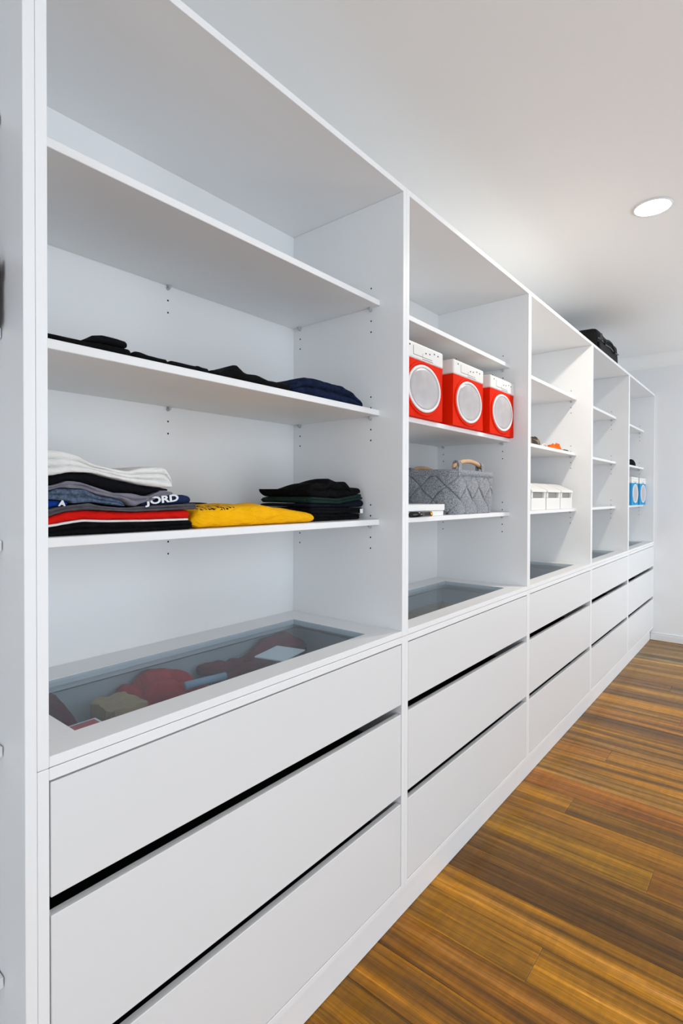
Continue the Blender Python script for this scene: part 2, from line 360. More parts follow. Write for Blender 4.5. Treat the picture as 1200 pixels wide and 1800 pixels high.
# ------------------------------------------------------------------ drawer bases
LOLAB = {1: 'white three-drawer base under the shelves of folded clothes', 2: 'white three-drawer base under the red boxes and felt basket',
         3: 'white three-drawer base under the white lidded bins', 4: 'white three-drawer base under the empty shelves', 5: 'white three-drawer base beside the end wall'}
for u in range(1, 6):
    y0, y1 = YS[u]+.0002, YS[u+1]-.0002
    root = empty('drawer_unit', (XB, (y0+y1)/2, CB), LOLAB[u], 'drawers', 'built-in three-drawer bases')
    box('side_panel', XB, 0, y0, y0+T, CB, SEAM-.0004, M['mel'], root)
    box('side_panel', XB, 0, y1-T, y1, CB, SEAM-.0004, M['mel'], root)
    box('back_panel', XB, -D, y0+T+.0002, y1-T-.0002, CB+T, SEAM-.0004, M['mel'], root, 0)
    box('bottom_panel', XB, 0, y0+T+.0002, y1-T-.0002, CB, D3B-.0015, M['mel'], root)
    bm = bmesh.new(); a, b_ = y0+T+.0002, y1-T-.0002
    bbox(bm, -.06, 0, a, b_, RAIL, SEAM-.0006, .0008); bbox(bm, -D+.0003, -.365, a, b_, RAIL, SEAM-.0006, .0005)
    obj('top_rail', bm, M['mel'], root)
    for (zt, zb) in ((RAIL-.0035, D1B), (D2T, D2B), (D3T, D3B+.0005)):
        a, b_ = y0+T+.0022, y1-T-.0022
        dr = box('drawer', -.0165, -.0005, a, b_, zb, zt, M['drawer_front'], root, .0011)
        ht = min(zt-.035, zb+.15) if zt < .7 else RAIL-.012
        bm = bmesh.new(); a += .010; b_ -= .010; xa, xb_ = -.0168, -.405
        bbox(bm, xb_, xa, a, a+.013, zb+.012, ht); bbox(bm, xb_, xa, b_-.013, b_, zb+.012, ht)
        bbox(bm, xb_, xb_+.013, a+.013, b_-.013, zb+.012, ht); bbox(bm, xb_+.013, xa, a+.013, b_-.013, zb+.012, zb+.022)
        obj('drawer_box', bm, M['box_grey'] if zt > .7 else M['box_dark'], dr)

# ------------------------------------------------------------------ downlight
lx, ly = .408, 2.535
dl = empty('downlight', (lx, ly, ZC), 'round recessed white downlight glowing in the ceiling', 'light')
def ring(bm, c, r0, r1, z0, z1, n=40):
    def circ(r, z): return [bm.verts.new((c[0]+r*math.cos(t), c[1]+r*math.sin(t), z)) for t in [2*math.pi*i/n for i in range(n)]]
    A, B, C, E = circ(r0, z0), circ(r1, z0), circ(r1, z1), circ(r0, z1)
    for P, Q in ((A, B), (B, C), (C, E), (E, A)):
        for i in range(n): bm.faces.new((P[i], P[(i+1) % n], Q[(i+1) % n], Q[i]))
bm = bmesh.new(); ring(bm, (lx, ly), .0665, .073, ZC-.006, ZC-.0004); shade(obj('bezel', bm, M['trim'], dl))
em, n_, b_ = nt('downlight_diffuser'); b_.inputs['Emission Color'].default_value = (1, .95, .88, 1); b_.inputs['Emission Strength'].default_value = 12
bm = bmesh.new(); cyl(bm, (lx, ly, ZC-.0035), (lx, ly, ZC-.0004), .0663, n=40); obj('diffuser', bm, em, dl)
l = bpy.data.lights.new('downlight_beam', 'AREA'); l.shape = 'DISK'; l.size = .12; l.energy = 11.5; l.color = (1, .91, .79)
o = bpy.data.objects.new('downlight_beam', l); COL.objects.link(o); o.parent = dl; o.location = (0, 0, -.008)

# ------------------------------------------------------------------ soft goods
def interp(prof, y):
    if y <= prof[0][0]: return prof[0][1:]
    for p, q in zip(prof, prof[1:]):
        if y <= q[0]:
            t = (y-p[0])/max(q[0]-p[0], 1e-6); t = t*t*(3-2*t)*.6+t*.4
            return tuple(a+(b_-a)*t for a, b_ in zip(p[1:], q[1:]))
    return prof[-1][1:]
def garment_mesh(xf, xb, prof, layers=1, seed=0, wr=.0015, wx=.004, rend=.5, n=72, topw=0.0, drop=0.0, flat0=False, flat1=False):
    """folded cloth: prof = [(y, zbottom, ztop)], folded edge of `layers` lobes at x=xf, body running back to xb"""
    bm = bmesh.new(); ya_, yb_ = prof[0][0], prof[-1][0]; L = yb_-ya_; loops = []
    hm = max(p[2]-p[1] for p in prof); re = max(.008, hm*rend)
    ts = [.5-.5*math.cos(math.pi*i/n) for i in range(n+1)]; ts = [.5*t+.5*i/n for i, t in enumerate(ts)]
    for t in ts:
        y = ya_+L*t; zb, zt = interp(prof, y); h = max(zt-zb, .002)
        k = 1.0
        if not flat0 and y-ya_ < re: k = math.sqrt(max(1-(1-(y-ya_)/re)**2, .0025))
        if not flat1 and yb_-y < re: k = min(k, math.sqrt(max(1-(1-(yb_-y)/re)**2, .0025)))
        zc = zb+h*.45; zb2 = zc+(zb-zc)*k; h2 = h*k
        x0 = xf-.012*(1-k)+wx*noise.noise(Vector((y*14, seed*3.1, 0)))+wx*.5*noise.noise(Vector((y*45, seed*5.7, 3)))
        pts = []; rr = min(h2/layers*.6, .018)
        for j in range(layers):
            dx = wx*.7*noise.noise(Vector((y*18, seed+j*7.7, 9))) if layers > 1 else 0
            for i in range(7):
                if j and i == 0: continue
                f = .5-.5*math.cos(math.pi*i/6)
                o_ = math.sqrt(max(0, 1-(2*f-1)**2)); zz = zb2+h2*(j+f)/layers
                if layers > 1: zz += .12*h2/layers*noise.noise(Vector((y*20, seed+j, 1.5)))*(1 if 0 < (j+f)/layers < 1 else 0)
                pts.append((x0-rr*(1-o_)+dx*o_, y, zz))
        m = 12
        for i in range(1, m):
            x = (x0-rr)+(xb-(x0-rr))*i/m
            ed = min(1, min(i, m-i)/2.5)
            nz = wr*noise.noise(Vector((x*16+seed, y*16, seed*1.7)))+topw*(abs(noise.noise(Vector((x*7+seed, y*9+x*4, seed*.7)))-.1))
            pts.append((x, y, max(zb2+h2+nz*ed*k-drop*(i/m)**1.5, zb2+.002)))
        hb = max(h2-drop*k, .003); pts.append((xb, y, zb2+hb*.85)); pts.append((xb-.004, y, zb2+hb*.45)); pts.append((xb, y, zb2+hb*.05))
        loops.append([bm.verts.new(p) for p in pts])
    q = len(loops[0])
    for A, B in zip(loops, loops[1:]):
        for i in range(q): bm.faces.new((A[i], A[(i+1) % q], B[(i+1) % q], B[i]))
    bm.faces.new(loops[0][::-1]); bm.faces.new(loops[-1])
    return bm
def garment(name, label, m, xf, xb, prof, cat='clothing', group=None, parent=None, **k):
    bm = garment_mesh(xf, xb, prof, **k); y = (prof[0][0]+prof[-1][0])/2
    o = obj(name, bm, m, parent, origin=((xf+xb)/2, y, min(p[1] for p in prof)))
    shade(o)
    if parent is None: tag(o, label, cat, group)
    return o
def zt3(s): return SZ[s-1]+T
# pixel curves -> (y,z) on the plane X
def curve(pts, X, org, s):
    out = [at(org[0]+x/s, org[1]+y/s, X) for x, y in pts]; return [(p.y, p.z) for p in out]
def cz(c, y):
    if y <= c[0][0]: return c[0][1]
    for p, q in zip(c, c[1:]):
        if y <= q[0]: return p[1]+(q[1]-p[1])*(y-p[0])/max(q[0]-p[0], 1e-6)
    return c[-1][1]
def between(lo, hi, ya_, yb_, gap=.0004, n=26, tmin=.0025):
    out = []
    for i in range(n+1):
        y = ya_+(yb_-ya_)*i/n
        a = lo if isinstance(lo, float) else cz(lo, y); b_ = cz(hi, y)
        out.append((y, a+gap, max(b_-gap, a+tmin)))
    return out

NAVYBLK = cloth('black_navy_cotton', (9, 10, 16), bump=.2); BLK = cloth('black_cotton', (6, 6, 8), bump=.2)
WHT = cloth('white_cotton', (232, 232, 230), .04); GRY = cloth('lilac_grey_cotton', (122, 120, 132)); REDC = cloth('bright_red_jersey', (214, 22, 14), .06)
CHAR = cloth('charcoal_denim', (84, 82, 88), .2, vscale=60); DEN = cloth('heather_blue_denim', (84, 100, 122), .45, vscale=190); BLUE = cloth('royal_blue_jersey', (22, 62, 150))
NVY = cloth('navy_jersey', (28, 42, 78)); GRN = cloth('dark_green_cotton', (26, 46, 42)); JEAN = cloth('indigo_denim', (17, 30, 58), .45, vscale=70)

# --- pile of folded garments, lowest shelf of the first unit
X = -.098; o4 = (60, 770); base = zt3(3)+.0003
yl = YS[1]+T+.004
C = lambda pts: curve([(-500, pts[0][1])]+pts, X, o4, 4)
c_blk = C([(100, 632), (200, 612), (330, 590), (500, 595), (800, 590), (1130, 578)])
c_red = C([(100, 555), (200, 520), (350, 505), (700, 520), (1100, 503)])
c_char = C([(100, 500), (180, 480), (380, 455), (450, 475), (640, 490), (780, 472), (1000, 464), (1140, 458)])
c_den = C([(100, 372), (150, 350), (350, 357), (420, 395), (600, 432), (660, 465)])
c_gry = C([(100, 336), (150, 325), (230, 297), (330, 314), (430, 345), (550, 384), (690, 388), (770, 412), (900, 366), (970, 380)])
c_nvb = C([(100, 270), (230, 241), (400, 245), (550, 283), (750, 330), (850, 345), (945, 358)])
c_wht = C([(100, 80), (180, 90), (300, 125), (400, 180), (520, 210), (650, 235), (750, 207), (900, 200), (945, 250), (972, 320)])
Y4 = lambda zx: at(60+zx/4, 900, X).y
GP = 'garments stacked beside the tall unit panel'
garment('folded_shirt', 'black folded garment at the bottom of the mixed stack', BLK, X, -.37, between(base, c_blk, yl, Y4(1125)), group=GP, layers=2, seed=1)
red = garment('folded_shirt', 'bright red folded garment with a white lower edge', REDC, X, -.36, between([(y, z+.004) for y, z in c_blk], c_red, yl, Y4(1100)), group=GP, layers=1, seed=2)
c_hem = curve([(-500, 640), (100, 640), (200, 618), (260, 596), (330, 590), (1130, 578)], X, o4, 4)
garment('white_hem', '', WHT, X+.001, -.30, [(y, cz(c_blk, y)+.0005, cz(c_blk, y)+.0045) for y in [yl+(Y4(1095)-yl)*i/20 for i in range(21)]], parent=red, seed=3, wr=0)
garment('folded_jeans', 'charcoal grey folded jeans lying on the red garment', CHAR, X+.004, -.37, between(c_red, c_char, yl, Y4(1142)), group=GP, layers=2, seed=4)
# its end drops over the red one
blu = garment('folded_shirt', 'royal blue folded garment with a white letter showing', BLUE, X-.004, -.3, between(c_char, C([(100, 432), (240, 446), (260, 470)]), yl, Y4(255)), group=GP, seed=5)
c_blu = C([(100, 432), (240, 446), (262, 462), (400, 452), (660, 486)])
garment('folded_jeans', 'heather blue denim garment bunched in the mixed stack', DEN, X+.002, -.33, between(c_blu, c_den, yl, Y4(655)), group=GP, layers=2, seed=6, wx=.010)
c_ltr = C([(760, 452), (850, 428), (960, 398), (1060, 398), (1105, 410)])
jor = garment('folded_shirt', 'navy folded shirt printed with white capital letters', NVY, X+.003, -.33, between(c_char, c_ltr, Y4(745), Y4(1108)), group=GP, seed=7)
garment('folded_shirt', 'lilac grey folded shirt under the black and navy one', GRY, X+.005, -.35, between([(y, max(cz(c_den, y) if y < Y4(655) else cz(c_char, y), cz(c_ltr, y) if y > Y4(745) else 0)) for y in [yl+(Y4(1000)-yl)*i/40 for i in range(41)]], c_gry, yl, Y4(985)), group=GP, layers=2, seed=8, wx=.012)
garment('folded_shirt', 'black folded garment directly under the white garment', NAVYBLK, X+.002, -.36, between(c_gry, c_nvb, yl, Y4(948)), group=GP, layers=1, seed=9)
garment('folded_shirt', 'white thick folded garment on top of the mixed stack', WHT, X+.006, -.36, between(c_nvb, c_wht, yl, Y4(972)), group=GP, layers=3, seed=10, wr=.004, topw=.01)
# letters on the navy shirt and the white letter on the blue one
LET = mat('white_print', (228, 232, 236), .8)
def letters(name, txt, size, p, parent, m=LET, tilt=0.0, sx=1.0, thick=.0006):
    cu = bpy.data.curves.new(name, 'FONT'); cu.body = txt; cu.size = size; cu.extrude = thick; cu.offset = .0006; cu.resolution_u = 3
    t = bpy.data.objects.new('tmp', cu); COL.objects.link(t); bpy.context.view_layer.update()
    me = bpy.data.meshes.new_from_object(t.evaluated_get(bpy.context.evaluated_depsgraph_get())); bpy.data.objects.remove(t)
    me.transform(Matrix.Translation(p) @ Matrix.Rotation(tilt, 4, 'X') @ Matrix(((0, 0, 1, 0), (sx, 0, 0, 0), (0, 1, 0, 0), (0, 0, 0, 1))))
    me.materials.clear()
    o = obj(name, me, m, parent); o['label'] = 'white printed lettering'; return o
pJ = at(60+790/4, 770+468/4, X+.0085)
letters('lettering', 'A', .013, at(60+172/4, 770+476/4, X+.0015), blu, tilt=-.1, sx=1.2)
letters('lettering', 'JORD', .0185, pJ, jor, tilt=.10, sx=1.55)

# --- yellow sweatshirt and dark garments beside it
o5 = (330, 820); s5 = 3.43; Xy = -.095
K = lambda pts, XX: curve(pts, XX, o5, s5)
Y5 = lambda zx, XX: at(o5[0]+zx/s5, 900, XX).y
c_yel = K([(35, 290), (70, 262), (200, 243), (350, 236), (480, 233), (560, 250), (700, 270), (772, 282)], Xy)
def yellow_mat():
    m = cloth('yellow_sweatshirt', (250, 184, 8), .05); n = m.node_tree; b = n.nodes['Principled BSDF']; N = n.nodes.new; L = n.links.new
    tc = N('ShaderNodeTexCoord'); sp = N('ShaderNodeSeparateXYZ'); L(tc.outputs['Object'], sp.inputs[0])
    t = N('ShaderNodeTexNoise'); t.inputs['Scale'].default_value = 130; t.inputs['Detail'].default_value = 1; L(tc.outputs['Object'], t.inputs['Vector'])
    def step(sock, v, op):
        x = N('ShaderNodeMath'); x.operation = op; x.inputs[1].default_value = v; L(sock, x.inputs[0]); return x
    def mul(a, b_):
        x = N('ShaderNodeMath'); x.operation = 'MULTIPLY'; L(a.outputs[0], x.inputs[0]); L(b_.outputs[0], x.inputs[1]); return x
    inY = mul(step(sp.outputs['Y'], -.165, 'GREATER_THAN'), step(sp.outputs['Y'], -.065, 'LESS_THAN'))
    f = mul(mul(inY, step(sp.outputs['Z'], .037, 'GREATER_THAN')), step(t.outputs['Fac'], .54, 'GREATER_THAN'))
    mx = N('ShaderNodeMix'); mx.data_type = 'RGBA'; mx.inputs[7].default_value = (.012, .012, .014, 1)
    src = b.inputs['Base Color'].links[0].from_socket; L(src, mx.inputs[6]); L(f.outputs[0], mx.inputs[0]); L(mx.outputs[2], b.inputs['Base Color'])
    return m
garment('folded_sweatshirt', 'bright yellow folded sweatshirt with a black print', yellow_mat(), Xy, -.30, between(base, c_yel, Y5(36, Xy), Y5(772, Xy)), layers=1, seed=12, wr=.004, topw=.006, wx=.008)
c_dg = K([(40, 240), (90, 216), (130, 220), (185, 246)], -.32)
garment('folded_shirt', 'dark green garment tucked behind the yellow sweatshirt', GRN, -.315, -.42, between(base, c_dg, Y5(25, -.32), Y5(200, -.32)), seed=13)
Xp = -.125; GQ = 'dark garments stacked by the right side panel'
yr = YS[2]-T-.006
ye = Y5(772, Xy)+.012
k1 = K([(600, 284), (780, 284), (1045, 282)], Xp); k2 = K([(600, 246), (780, 246), (1050, 246)], Xp)
k3 = K([(480, 226), (620, 222), (780, 222), (900, 226), (1000, 206), (1070, 198)], Xp); k4 = K([(475, 208), (620, 190), (720, 179), (780, 184), (900, 192), (1048, 163)], Xp)
k5 = K([(452, 185), (485, 152), (570, 115), (650, 95), (715, 80), (780, 108), (830, 104), (850, 70), (905, 92), (955, 90), (978, 125), (1030, 130), (1048, 150)], Xp)
yq = Y5(772, Xy)+.006
garment('folded_shirt', 'black folded garment at the bottom of the dark stack', BLK, Xp, -.31, between(base, k1, yq, Y5(1042, Xp)), group=GQ, layers=2, seed=20)
lb = garment('folded_shirt', 'black folded garment with a white care label', NAVYBLK, Xp+.003, -.305, between(k1, k2, yq+.004, Y5(1050, Xp)), group=GQ, layers=2, seed=21)
garment('folded_shirt', 'navy folded garment under the dark green one', cloth('deep_navy', (14, 18, 34)), Xp, -.31, between(k2, k3, yq, Y5(1070, Xp)), group=GQ, layers=1, seed=22)
garment('folded_shirt', 'dark green folded garment in the dark stack', GRN, Xp+.004, -.31, between(k3, k4, yq+.003, Y5(1048, Xp)), group=GQ, layers=2, seed=23, wx=.008, wr=0)
garment('folded_hoodie', 'black bunched hoodie on top of the dark stack', BLK, Xp+.004, -.31, between(k4, k5, yq-.004, Y5(1046, Xp), n=60), group=GQ, layers=2, seed=24, wr=.005, topw=.012, drop=.03)
pL = at(o5[0]+1040/s5, o5[1]+278/s5, Xp+.006)
bm = bmesh.new(); bbox(bm, Xp+.004, Xp+.0055, pL.y, pL.y+.013, pL.z-.002, pL.z+.011, .0004); t = obj('care_label', bm, LET, lb); t['label'] = 'small white label'

# --- dark clothes on the middle shelf
b2 = zt3(2)+.0003; Xs = -.0845; o6 = (60, 560); s6 = 3.53; o7 = (370, 620); s7 = 3.871
Y6 = lambda zx, XX=Xs: at(o6[0]+zx/s6, 640, XX).y
Y7 = lambda zx, XX=Xs: at(o7[0]+zx/s7, 660, XX).y
GM = 'dark clothes on the middle shelf'
m1 = curve([(-200, 40), (85, 101), (200, 133), (300, 136), (380, 143), (450, 152), (560, 178), (612, 192)], Xs, o6, s6)
m1b = curve([(225, 133), (300, 133), (335, 124), (370, 99), (430, 97), (520, 121), (592, 142)], Xs, o6, s6)
m2 = curve([(600, 200), (640, 199), (660, 203), (720, 228), (830, 268), (845, 278)], Xs, o6, s6)
m3 = curve([(835, 274), (900, 285), (1000, 300), (1015, 288), (1035, 293), (1050, 315), (1140, 328), (1200, 345)], Xs, o6, s6)
m4 = curve([(0, 120), (40, 124), (80, 131), (130, 98), (180, 73), (200, 77), (245, 138), (330, 144), (400, 184), (450, 192), (560, 218), (575, 226)], Xs, o7, s7)
m5 = curve([(540, 225), (575, 215), (610, 185), (650, 160), (730, 176), (760, 190), (900, 224), (960, 258), (1010, 312), (1048, 345)], Xs, o7, s7)
garment('folded_trousers', 'black folded trousers lying flat beside the left panel', BLK, Xs, -.33, between(b2, m1, yl, Y6(612), tmin=.010), group=GM, rend=.15, seed=30)
lo = [(y, cz(m1, y)) for y, z in m1]
garment('rolled_garment', 'black rolled garment resting on the flat trousers', NAVYBLK, Xs, -.22, between(m1, m1b, Y6(300), Y6(592)), group=GM, seed=31, rend=.4)
garment('folded_shirt', 'small black folded garment next to the rolled one', BLK, Xs, -.3, between(b2, m2, Y6(613), Y6(840), tmin=.010), group=GM, rend=.15, seed=32)
garment('folded_shirt', 'thin black garment with a small raised crease', NAVYBLK, Xs, -.3, between(b2, m3, Y6(841), Y6(1093), tmin=.010), group=GM, rend=.15, seed=33)
garment('folded_shirt', 'black garment with a tall peaked fold', BLK, Xs, -.3, between(b2, m4, Y7(5), Y7(552), tmin=.010), group=GM, rend=.15, seed=34, wr=.003)
garment('folded_jeans', 'dark indigo folded jeans at the end of the shelf', JEAN, Xs+.003, -.33, between(b2, m5, Y7(556), Y7(1048), tmin=.010), group=GM, layers=2, seed=35, wx=.008, wr=.004)

# ------------------------------------------------------------------ washing-machine shaped boxes
REDV = mat('red_box_fabric', (232, 38, 3), .7, spec=.08, bump=.15, bscale=40, var=.06, vscale=12)
BLUEV = mat('sky_blue_box_fabric', (60, 160, 214), .7, spec=.1, bump=.15, bscale=40, var=.06, vscale=12)
CAPW = mat('white_box_top', (236, 235, 232), .5, bump=.1, bscale=50); DOORV = mat('clouded_vinyl_window', (190, 186, 188), .3, var=.10, vscale=18)
RIMV = mat('white_window_rim', (240, 238, 238), .4); DOT = mat('dark_print', (40, 40, 44), .7)
def puff(bm, x0, x1, y0, y1, z0, z1, bul=.003, n=8, seed=0):
    """softly bulging box"""
    vs = {}
    def P(i, j, k):
        if (i, j, k) in vs: return vs[i, j, k]
        u, v, w_ = (2*i/n-1, 2*j/n-1, 2*k/n-1)
        f = lambda a, b_: (1-a*a)*(1-b_*b_)
        dx = (bul*f(v, w_) if i in (0, n) else 0)*(1 if i == n else -1)
        dy = (bul*f(u, w_) if j in (0, n) else 0)*(1 if j == n else -1)
        wob = .0012*noise.noise(Vector((u*2+seed, v*2.3, w_*2.1)))
        vs[i, j, k] = bm.verts.new((x0+(x1-x0)*i/n+dx+wob, y0+(y1-y0)*j/n+dy+wob, z0+(z1-z0)*k/n))
        return vs[i, j, k]
    for a in range(n):
        for b_ in range(n):
            for s in (0, n):
                bm.faces.new((P(s, a, b_), P(s, a+1, b_), P(s, a+1, b_+1), P(s, a, b_+1)))
                bm.faces.new((P(a, s, b_), P(a+1, s, b_), P(a+1, s, b_+1), P(a, s, b_+1)))
                bm.faces.new((P(a, b_, s), P(a+1, b_, s), P(a+1, b_+1, s), P(a, b_+1, s)))
    return bm
def washer_box(y0, y1, zb, body, label, group, seed, depth=.27, h=.232):
    x1 = -.062; x0 = x1-depth; zc = zb+h*.775; yc = (y0+y1)/2; W = y1-y0
    root = empty('storage_box', ((x0+x1)/2, yc, zb), label, 'box', group)
    bm = bmesh.new(); puff(bm, x0, x1, y0, y1, zb+.0005, zc, .002, seed=seed); shade_o = obj('body', bm, body, root)
    bm = bmesh.new(); bbox(bm, x0-.001, x1+.0025, y0-.0012, y1+.0012, zc+.0004, zb+h, .006, 3)
    cap = obj('lid', bm, CAPW, root); cap['label'] = 'white lid printed as a control panel'
    # oval door: vinyl bulge, rim
    zm = zb+.093; a, b_ = W*.40, .071; xd = x1+.003
    bm = bmesh.new(); n = 40; rings = []
    for r_, dx in ((1.0, 0), (.8, .002), (.5, .004), (.2, .005)):
        rings.append([bm.verts.new((xd+dx, yc+a*r_*math.cos(t), zm+b_*r_*math.sin(t))) for t in [2*math.pi*i/n for i in range(n)]])
    bk = [bm.verts.new((x1-.002, v.co.y, v.co.z)) for v in rings[0]]
    for A, B in zip([bk]+rings, rings):
        for i in range(n): bm.faces.new((A[i], A[(i+1) % n], B[(i+1) % n], B[i]))
    bm.faces.new(rings[-1]); bm.faces.new(bk[::-1])
    door = shade(obj('window', bm, DOORV, root)); door['label'] = 'clouded white oval window'
    bm = bmesh.new(); m_ = 8; RR = []
    for i in range(n):
        t = 2*math.pi*i/n; c = Vector((xd, yc+a*math.cos(t), zm+b_*math.sin(t))); nn = Vector((0, math.cos(t), math.sin(t)))
        RR.append([bm.verts.new(c+Vector((math.cos(q), 0, 0))*.0035+nn*math.sin(q)*.005) for q in [2*math.pi*k/m_ for k in range(m_)]])
    for i in range(n):
        for k in range(m_): bm.faces.new((RR[i][k], RR[i][(k+1) % m_], RR[(i+1) % n][(k+1) % m_], RR[(i+1) % n][k]))
    shade(obj('rim', bm, RIMV, door))
    # stitched red ring outside the rim
    bm = bmesh.new(); RR = []
    for i in range(n):
        t = 2*math.pi*i/n; c = Vector((x1+.001, yc+(a+.011)*math.cos(t), zm+(b_+.011)*math.sin(t))); nn = Vector((0, math.cos(t), math.sin(t)))
        RR.append([bm.verts.new(c+Vector((math.cos(q), 0, 0))*.003+nn*math.sin(q)*.0055) for q in [2*math.pi*k/m_ for k in range(m_)]])
    for i in range(n):
        for k in range(m_): bm.faces.new((RR[i][k], RR[i][(k+1) % m_], RR[(i+1) % n][(k+1) % m_], RR[(i+1) % n][k]))
    shade(obj('piping', bm, body, root))
    # printed control panel
    bm = bmesh.new(); xq = x1+.0027
    def q(ya_, yb_, za, zb_):
        bm.faces.new([bm.verts.new((xq, y, z)) for y, z in ((ya_, za), (yb_, za), (yb_, zb_), (ya_, zb_))])
    z_ = zc+.006; hh = zb+h-zc
    q(y0+W*.22, y0+W*.70, z_+.006, z_+.0075); q(y0+W*.22, y0+W*.228, z_+.006, z_+.034); q(y0+W*.44, y0+W*.72, z_, z_+.0015); q(y0+W*.45, y0+W*.456, z_+.006, z_+.018)
    for f_, g_ in ((.12, .03), (.52, .02), (.62, .022), (.74, .028), (.84, .026), (.06, .044)): q(y0+W*f_, y0+W*f_+.007, z_+g_, z_+g_+.0045)
    obj('print', bm, DOT, cap)
    return root
GR = 'red boxes printed as washing machines'
zs2 = zt3(2); zs3 = zt3(3)
washer_box(1.370, 1.613, zs2, REDV, 'red box with oval window nearest the folded clothes unit', GR, 1)
washer_box(1.690, 1.933, zs2, REDV, 'red box with oval window between two identical red boxes', GR, 2)
washer_box(1.998, 2.239, zs2, REDV, 'red box with oval window next to the lidded bins unit', GR, 3)
GBX = 'sky blue boxes printed as washing machines'
washer_box(4.640, 4.880, zs3, BLUEV, 'sky blue box with oval window standing away from end panel', GBX, 4, h=.224)
washer_box(4.952, 5.195, zs3, BLUEV, 'sky blue box with oval window beside the end panel', GBX, 5, h=.224)

# ------------------------------------------------------------------ felt basket
FELT = mat('grey_wool_felt', (142, 146, 153), .95, spec=.1, bump=.7, bscale=260, var=.6, vscale=230, sheen=.3)
FELTD = mat('dark_grey_felt', (92, 94, 100), .95, spec=.1, var=.2, vscale=150); BEECH = mat('pale_wood_handle', (214, 172, 132), .5, var=.1, vscale=60)
bx0, bx1, by0, by1 = -.315, -.10, 1.765, 2.13; bz = zs3+.0005; BH = .155; RC = .045
bc = Vector(((bx0+bx1)/2, (by0+by1)/2, bz))
bk = empty('felt_basket', bc, 'woven grey felt basket with pale wooden handles', 'basket')
def rr_path(hx, hy, rc):
    """perimeter length and function u -> (x, y, nx, ny) of a rounded rectangle centred on 0"""
    sx, sy = 2*(hx-rc), 2*(hy-rc); q = math.pi*rc/2; seg = [sy, q, sx, q, sy, q, sx, q]; P = sum(seg)
    def f(u):
        u %= P
        for i, l_ in enumerate(seg):
            if u <= l_ or i == 7: break
            u -= l_
        if i == 0: return hx, -sy/2+u, 1, 0
        if i == 2: return sx/2-u, hy, 0, 1
        if i == 4: return -hx, sy/2-u, -1, 0
        if i == 6: return -sx/2+u, -hy, 0, -1
        t = u/rc; cx, cy, a0 = {1: (sx/2, sy/2, 0), 3: (-sx/2, sy/2, math.pi/2), 5: (-sx/2, -sy/2, math.pi), 7: (sx/2, -sy/2, 1.5*math.pi)}[i]
        return cx+rc*math.cos(a0+t), cy+rc*math.sin(a0+t), math.cos(a0+t), math.sin(a0+t)
    return P, f
hx, hy = (bx1-bx0)/2, (by1-by0)/2
P_, pf = rr_path(hx, hy, RC)
def bpt(u, v, off):
    x, y, nx, ny = pf(u); s = .955+.045*min(1, v/BH); bul = .004*math.sin(math.pi*min(1, v/BH))
    return Vector((bc.x+x*s+nx*(off+bul), bc.y+y*s+ny*(off+bul), bz+v))
# inner shell with floor
bm = bmesh.new(); n = 56; lo_, hi_, hi2, lo2 = ([bpt(P_*i/n, v, of) for i in range(n)] for v, of in ((.0, -.004), (BH, -.004), (BH, -.009), (.006, -.009)))
LL = [[bm.verts.new(p) for p in l_] for l_ in (lo_, hi_, hi2, lo2)]
for A, B in zip(LL, LL[1:]):
    for i in range(n): bm.faces.new((A[i], A[(i+1) % n], B[(i+1) % n], B[i]))
bm.faces.new(LL[0][::-1]); bm.faces.new(LL[3])
obj('shell', bm, FELTD, bk)
NC = 10; cw = P_/NC; ch = .100
for row in range(-1, 6):
    for c_ in range(NC):
        u0 = (c_+(.5 if row % 2 else 0))*cw; v0 = row*ch/2+.004
        if v0+ch/2 < .012 or v0-ch/2 > BH-.001: continue
        bm = bmesh.new(); g = 9; V = {}
        odd = (row % 2 == 0)
        cl = lambda q: max(-1, min(1, q))
        for a in range(g+1):
            for b_ in range(g+1):
                s_, t_ = cl((2*a/g-1)*1.5), cl((2*b_/g-1)*1.5)           # outermost ring of vertices is the strip's turned-in edge
                rim_ = a in (0, g) or b_ in (0, g)
                s_, t_ = s_*.985, t_*.985
                u = u0+(s_-t_)*cw/4; v = v0+(s_+t_)*ch/4
                of = -.0045 if rim_ else .0008+.0062*((1-t_*t_) if odd else (1-s_*s_))**.6
                vv = min(max(v, .0), BH+.002)
                V[a, b_] = bm.verts.new(bpt(u, vv, of))
        for a in range(g):
            for b_ in range(g): bm.faces.new((V[a, b_], V[a+1, b_], V[a+1, b_+1], V[a, b_+1]))
        bmesh.ops.remove_doubles(bm, verts=bm.verts[:], dist=1e-5)
        me = bpy.data.meshes.new('felt_strip'); bmesh.ops.recalc_face_normals(bm, faces=bm.faces[:]); bm.to_mesh(me); bm.free()
        o = obj('felt_strip', me, FELT, bk); shade(o)
# rim band
bm = bmesh.new(); LL = []
for v, of in ((BH-.012, .004), (BH-.011, .009), (BH+.008, .009), (BH+.012, .004), (BH+.011, -.008), (BH-.012, -.010)):
    LL.append([bm.verts.new(bpt(P_*i/n, BH, of)+Vector((0, 0, v-BH))) for i in range(n)])
for k in range(6):
    A, B = LL[k], LL[(k+1) % 6]
    for i in range(n): bm.faces.new((A[i], A[(i+1) % n], B[(i+1) % n], B[i]))
shade(obj('rim_band', bm, FELT, bk))
